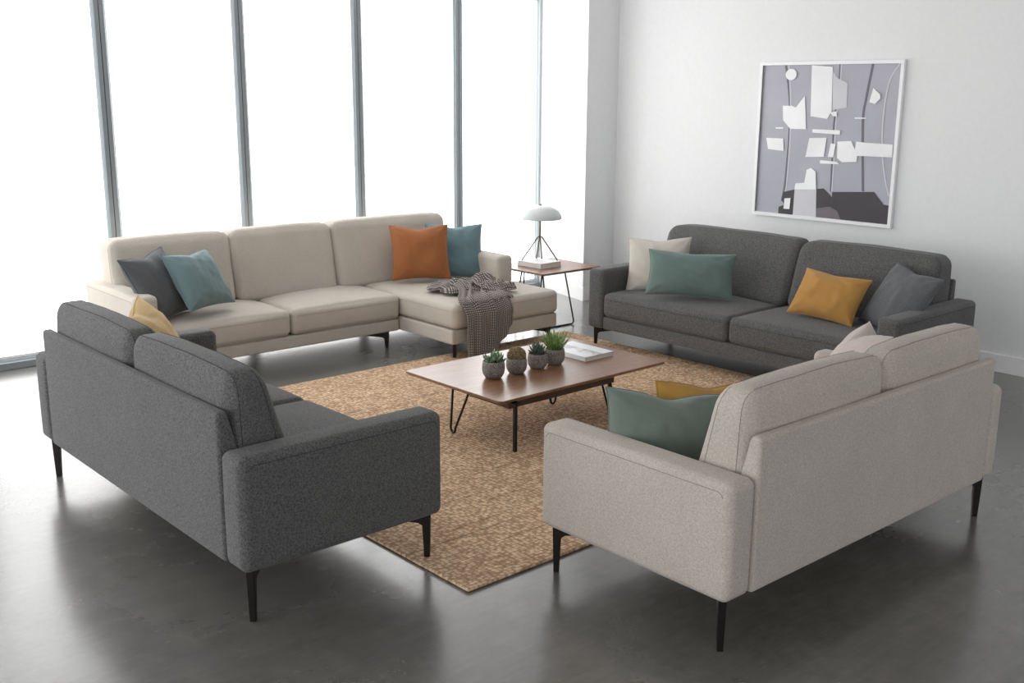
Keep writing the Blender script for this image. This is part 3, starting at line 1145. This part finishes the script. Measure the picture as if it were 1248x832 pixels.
def artwork():
    ya, yb_, z0, z1 = 3.925, 5.139, .902, 2.090
    e = empty('framed_artwork', (XW, (ya + yb_) / 2, (z0 + z1) / 2), 0, 'white framed grey abstract collage print hanging above the dark sofa', 'picture')
    oy, oz = (ya + yb_) / 2, (z0 + z1) / 2
    dep, fw = .034, .026
    A, B, Cc, D = ya - oy, yb_ - oy, z0 - oz, z1 - oz
    mb = MB()
    mb.box(-dep, -.002, A, B, D - fw, D).box(-dep, -.002, A, B, Cc, Cc + fw)
    mb.box(-dep, -.002, A, A + fw, Cc + fw, D - fw).box(-dep, -.002, B - fw, B, Cc + fw, D - fw)
    mb.build('frame', M['frame'], e, bevel=.0015)
    gcol = [srgb(172, 172, 182), srgb(240, 241, 243), srgb(205, 205, 210), srgb(60, 56, 60), srgb(112, 104, 110), srgb(104, 104, 112), srgb(208, 210, 216), srgb(28, 27, 29)]
    mats = []
    for i, c in enumerate(gcol):
        t = NT('print_ink_%d' % i)
        v = t.coord()
        nz = t.n('ShaderNodeTexNoise', Scale=3.0, Detail=4.0)
        t.l(v, nz.inputs['Vector'])
        t.l(t.ramp(nz.outputs['Fac'], [(.3, sc_col(c, .93)), (.7, sc_col(c, 1.05))]), t.b.inputs['Base Color'])
        t.b.inputs['Roughness'].default_value = .55
        mats.append(t.m)
    pm = MB()
    x = [-.014]

    def poly(P, mi):
        x[0] -= .0004
        pm.add([(x[0], y - oy, z - oz) for y, z in P], [list(range(len(P)))], mi)

    def stroke(P, w, mi):
        # smooth the polyline, then a ribbon
        P = [Vector((y, z)) for y, z in P]
        Q = []
        for i in range(len(P) - 1):
            p0, p1, p2, p3 = P[max(i - 1, 0)], P[i], P[i + 1], P[min(i + 2, len(P) - 1)]
            for k in range(8):
                t = k / 8
                Q.append(.5 * ((2 * p1) + (p2 - p0) * t + (2 * p0 - 5 * p1 + 4 * p2 - p3) * t * t + (3 * p1 - p0 - 3 * p2 + p3) * t ** 3))
        Q.append(P[-1])
        x[0] -= .0004
        V, F = [], []
        for q in Q:
            V += [(x[0], q.x - w / 2 - oy, q.y - oz), (x[0], q.x + w / 2 - oy, q.y - oz)]
        for i in range(len(Q) - 1):
            F.append([2 * i, 2 * i + 1, 2 * i + 3, 2 * i + 2])
        pm.add(V, F, mi)
    poly([(ya + .02, z0 + .02), (yb_ - .02, z0 + .02), (yb_ - .02, z1 - .02), (ya + .02, z1 - .02)], 0)
    for P in ART_L['darkline']:
        stroke(P, .020, 5)
    for P in ART_L['lightline']:
        stroke(P, .010, 6)
    for P in ART['pale'][1:]:
        poly(P, 2)
    for P in ART['dark']:
        poly(P, 3)
    for P in ART['mauve']:
        poly(P, 4)
    poly(ART['pale'][0], 2)
    for P in ART['white']:
        poly(P, 1)
    poly([(4.855 + .049 * math.cos(a), 1.994 + .042 * math.sin(a)) for a in np.linspace(0, 2 * PI, 24, endpoint=False)], 1)
    stroke([(yb_ - .028, z0 + .02), (yb_ - .028, (z0 + z1) / 2), (yb_ - .028, z1 - .02)], .006, 7)
    # faces must look into the room (-X)
    for f in range(len(pm.F)):
        a, b, c = [Vector(pm.V[i]) for i in pm.F[f][:3]]
        if (b - a).cross(c - a).x > 0:
            pm.F[f] = pm.F[f][::-1]
    pm.build('print', None, e, mats=mats)


ART = {'white': [[(4.681, 2.061), (4.501, 2.046), (4.484, 1.725), (4.517, 1.668), (4.663, 1.685)], [(4.916, 1.76), (4.834, 1.761), (4.799, 1.747), (4.723, 1.836), (4.694, 1.587), (4.836, 1.586), (4.906, 1.652)], [(5.051, 1.511), (4.893, 1.511), (4.881, 1.415), (5.028, 1.424)], [(4.659, 1.523), (4.51, 1.53), (4.521, 1.387), (4.682, 1.379)], [(4.415, 1.505), (4.301, 1.514), (4.265, 1.453), (4.26, 1.511), (4.186, 1.506), (3.967, 1.501), (3.964, 1.41), (4.243, 1.408), (4.243, 1.364), (4.365, 1.355), (4.409, 1.383)], [(4.47, 1.49), (4.428, 1.486), (4.441, 1.387), (4.487, 1.389)], [(4.638, 1.59), (4.4, 1.588), (4.397, 1.556), (4.636, 1.563)], [(4.551, 1.362), (4.407, 1.356), (4.384, 1.339), (4.549, 1.336)], [(4.156, 1.895), (4.1, 1.852), (4.092, 1.823), (4.132, 1.783), (4.179, 1.795)], [(4.967, 1.594), (4.899, 1.596), (4.899, 1.586), (4.967, 1.584)], [(4.288, 1.684), (4.196, 1.684), (4.195, 1.677), (4.287, 1.675)], [(4.661, 1.283), (4.625, 1.298), (4.58, 1.273), (4.567, 1.139), (4.759, 1.126), (4.754, 1.173), (4.675, 1.183)], [(4.844, 1.05), (4.788, 1.058), (4.792, 0.97), (4.847, 0.969)], [(4.496, 1.716), (4.439, 1.726), (4.435, 1.69), (4.467, 1.689)]],
       'pale': [[(4.759, 1.126), (4.567, 1.139), (4.554, 0.929), (4.762, 0.924)], [(4.499, 2.019), (4.459, 1.966), (4.37, 1.93), (4.363, 1.754), (4.481, 1.734)]],
       'dark': [[(4.429, 1.13), (4.084, 1.155), (4.001, 1.069), (3.951, 1.064), (3.951, 0.925), (4.349, 0.925), (4.429, 1.004)], [(4.429, 1.004), (4.349, .925), (4.558, 0.925), (4.567, 1.143), (4.505, 1.151), (4.46, 1.117), (4.429, 1.09)], [(4.875, 1.044), (4.861, 1.099), (4.762, 1.125), (4.762, 0.924), (4.899, 0.926), (4.896, 0.98), (4.849, 0.998)]],
       'mauve': [[(4.684, 0.926), (4.654, 0.977), (4.441, 1.018), (4.375, 0.99), (4.339, 0.926)]]}
ART_L = {'darkline': [[(4.913, 2.064), (4.863, 1.82), (4.844, 1.579), (4.851, 1.2), (4.872, 1.025)], [(4.441, 2.066), (4.439, 1.877), (4.456, 1.644), (4.452, 1.445), (4.442, 1.133)], [(4.176, 2.067), (4.209, 1.826), (4.221, 1.65), (4.176, 1.152)]],
         'lightline': [[(4.888, 2.067), (4.852, 1.802), (4.834, 1.504), (4.839, 1.162), (4.848, 1.104)], [(4.433, 2.066), (4.431, 1.877), (4.444, 1.645), (4.438, 1.427), (4.434, 1.134)], [(3.968, 2.064), (4.04, 1.93), (4.062, 1.654), (4.041, 1.41), (4.007, 1.253), (3.968, 1.132)]]}
artwork()


# ------------------------------------------------------------------ room shell
def struct(name, mb, mat, bevel=0, parent=None, **kw):
    o = mb.build(name, mat, parent, bevel=bevel, **kw)
    if parent is None:
        o['kind'] = 'structure'
    return o


YW = 7.49
X0, Y0, ZC = -4.0, -4.0, 3.05
struct('floor', MB().box(X0, XW + .2, Y0, YW + .3, -.1, 0), M['floor'])
struct('ceiling', MB().box(X0, XW + .2, Y0, YW + .3, ZC, ZC + .1), M['ceil'])
struct('wall_right', MB().box(XW, XW + .2, Y0, YW + .3, 0, ZC), M['wall'])
struct('baseboard_right', MB().box(XW - .016, XW, Y0, 6.679, 0, .124), M['white'], bevel=.003)
# the boxed-out column between the last window and the right-hand wall
struct('wall_corner', MB().prism([(6.800, 6.679), (XW, 6.679), (XW, YW + .1), (6.99, YW + .1), (6.99, YW - .05)], 'z', 0, ZC), M['wall'])
struct('baseboard_corner', MB().prism([(6.790, 6.667), (XW - .016, 6.667), (XW - .016, 6.679), (6.800, 6.679), (6.985, YW - .06), (6.972, YW - .06)], 'z', 0, .124), M['white'])
struct('wall_back', MB().box(X0, XW + .2, YW + .12, YW + .3, 2.62, ZC), M['wall'])
struct('trim_1', MB().box(X0, 6.99, YW - .055, YW + .10, 0, .048), M['alu'], bevel=.003)
struct('trim_2', MB().box(X0, 6.99, YW - .055, YW + .12, 2.70, ZC), M['wall'])
MX = [1.842, 2.882, 3.918, 4.961, 6.006]
n = 3
for x in MX:
    mb = MB()
    w = .033
    mb.box(x - w, x - .003, YW - .018, YW + .06, .048, 2.70, 0)
    mb.box(x + .003, x + w, YW - .018, YW + .06, .048, 2.70, 0)
    mb.box(x - .004, x + .004, YW - .013, YW + .05, .048, 2.70, 1)
    struct('trim_%d' % n, mb, None, mats=[M['alu'], M['alu_dark']])
    n += 1
mb = MB()
mb.box(6.962, 6.985, YW - .020, YW + .06, .048, 2.70, 0)
struct('trim_%d' % n, mb, M['alu_pale'])
edges = MX + [6.998]
names = ['white backlit roller blind at the left edge of the photo',
         'white backlit roller blind behind the left end of the cream sectional',
         'white backlit roller blind behind the middle of the cream sectional',
         'white backlit roller blind behind the chaise end of the cream sectional',
         'white backlit roller blind in the corner behind the table lamp']
for i in range(5):
    a, b = edges[i] + .040, edges[i + 1] - .040
    w = struct('window_%d' % (i + 1), MB().box(a, b, YW + .060, YW + .070, .048, 2.70), M['glass'])
    e = empty('roller_blind', ((a + b) / 2, YW, 2.68), 0, names[i], 'blind', 'roller blinds on the window wall')
    h = (b - a) / 2 - .014
    drop = 2.68 - .085
    MB().box(-h, h, -.001, .001, -drop, 0).build('blind_fabric', M['blind'], e)
    MB().box(-h, h, -.007, .007, -drop - .018, -drop).build('hem_bar', M['white'], e, bevel=.002)
    MB().tube([(-h, .02, -.0), (h, .02, -.0)], .028, 16).build('roller_tube', M['white'], e, smooth=True)
# the window wall carries on to the left, out of frame, glazed with the same bright blinds
struct('window_6', MB().box(X0, 1.80, YW, YW + .03, .048, 2.70), M['blind'])

# ------------------------------------------------------------------ world fill light, added through the room's open sides
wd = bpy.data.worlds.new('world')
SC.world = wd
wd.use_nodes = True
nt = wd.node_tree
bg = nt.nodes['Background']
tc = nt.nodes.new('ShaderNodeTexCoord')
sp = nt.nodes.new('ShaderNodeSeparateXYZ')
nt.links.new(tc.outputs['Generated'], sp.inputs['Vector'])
mr = nt.nodes.new('ShaderNodeMapRange')  # added fill, strengthened toward -X to brighten faces turned that way
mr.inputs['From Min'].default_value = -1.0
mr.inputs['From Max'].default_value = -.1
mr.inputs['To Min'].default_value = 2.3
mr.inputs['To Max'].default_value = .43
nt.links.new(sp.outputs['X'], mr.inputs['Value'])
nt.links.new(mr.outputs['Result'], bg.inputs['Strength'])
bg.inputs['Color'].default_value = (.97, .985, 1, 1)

# ------------------------------------------------------------------ camera
CAM = dict(f=1293.21, pitch=13.2259, yaw=48.3441, roll=.3763, H=1.85)
ya, pi_, ro = R(CAM['yaw']), R(CAM['pitch']), R(CAM['roll'])
fw = Vector((math.cos(ya) * math.cos(pi_), math.sin(ya) * math.cos(pi_), -math.sin(pi_)))
rt = Vector((math.sin(ya), -math.cos(ya), 0))
up = rt.cross(fw)
r2 = rt * math.cos(ro) + up * math.sin(ro)
u2 = -rt * math.sin(ro) + up * math.cos(ro)
cd = bpy.data.cameras.new('camera')
cd.sensor_width = 36.0
cd.lens = 36.0 * CAM['f'] / 1248.0
cam = bpy.data.objects.new('camera', cd)
COL.objects.link(cam)
m = Matrix.Identity(4)
for i in range(3):
    m[i][0], m[i][1], m[i][2] = r2[i], u2[i], -fw[i]
m[2][3] = CAM['H']
cam.matrix_world = m
SC.camera = cam
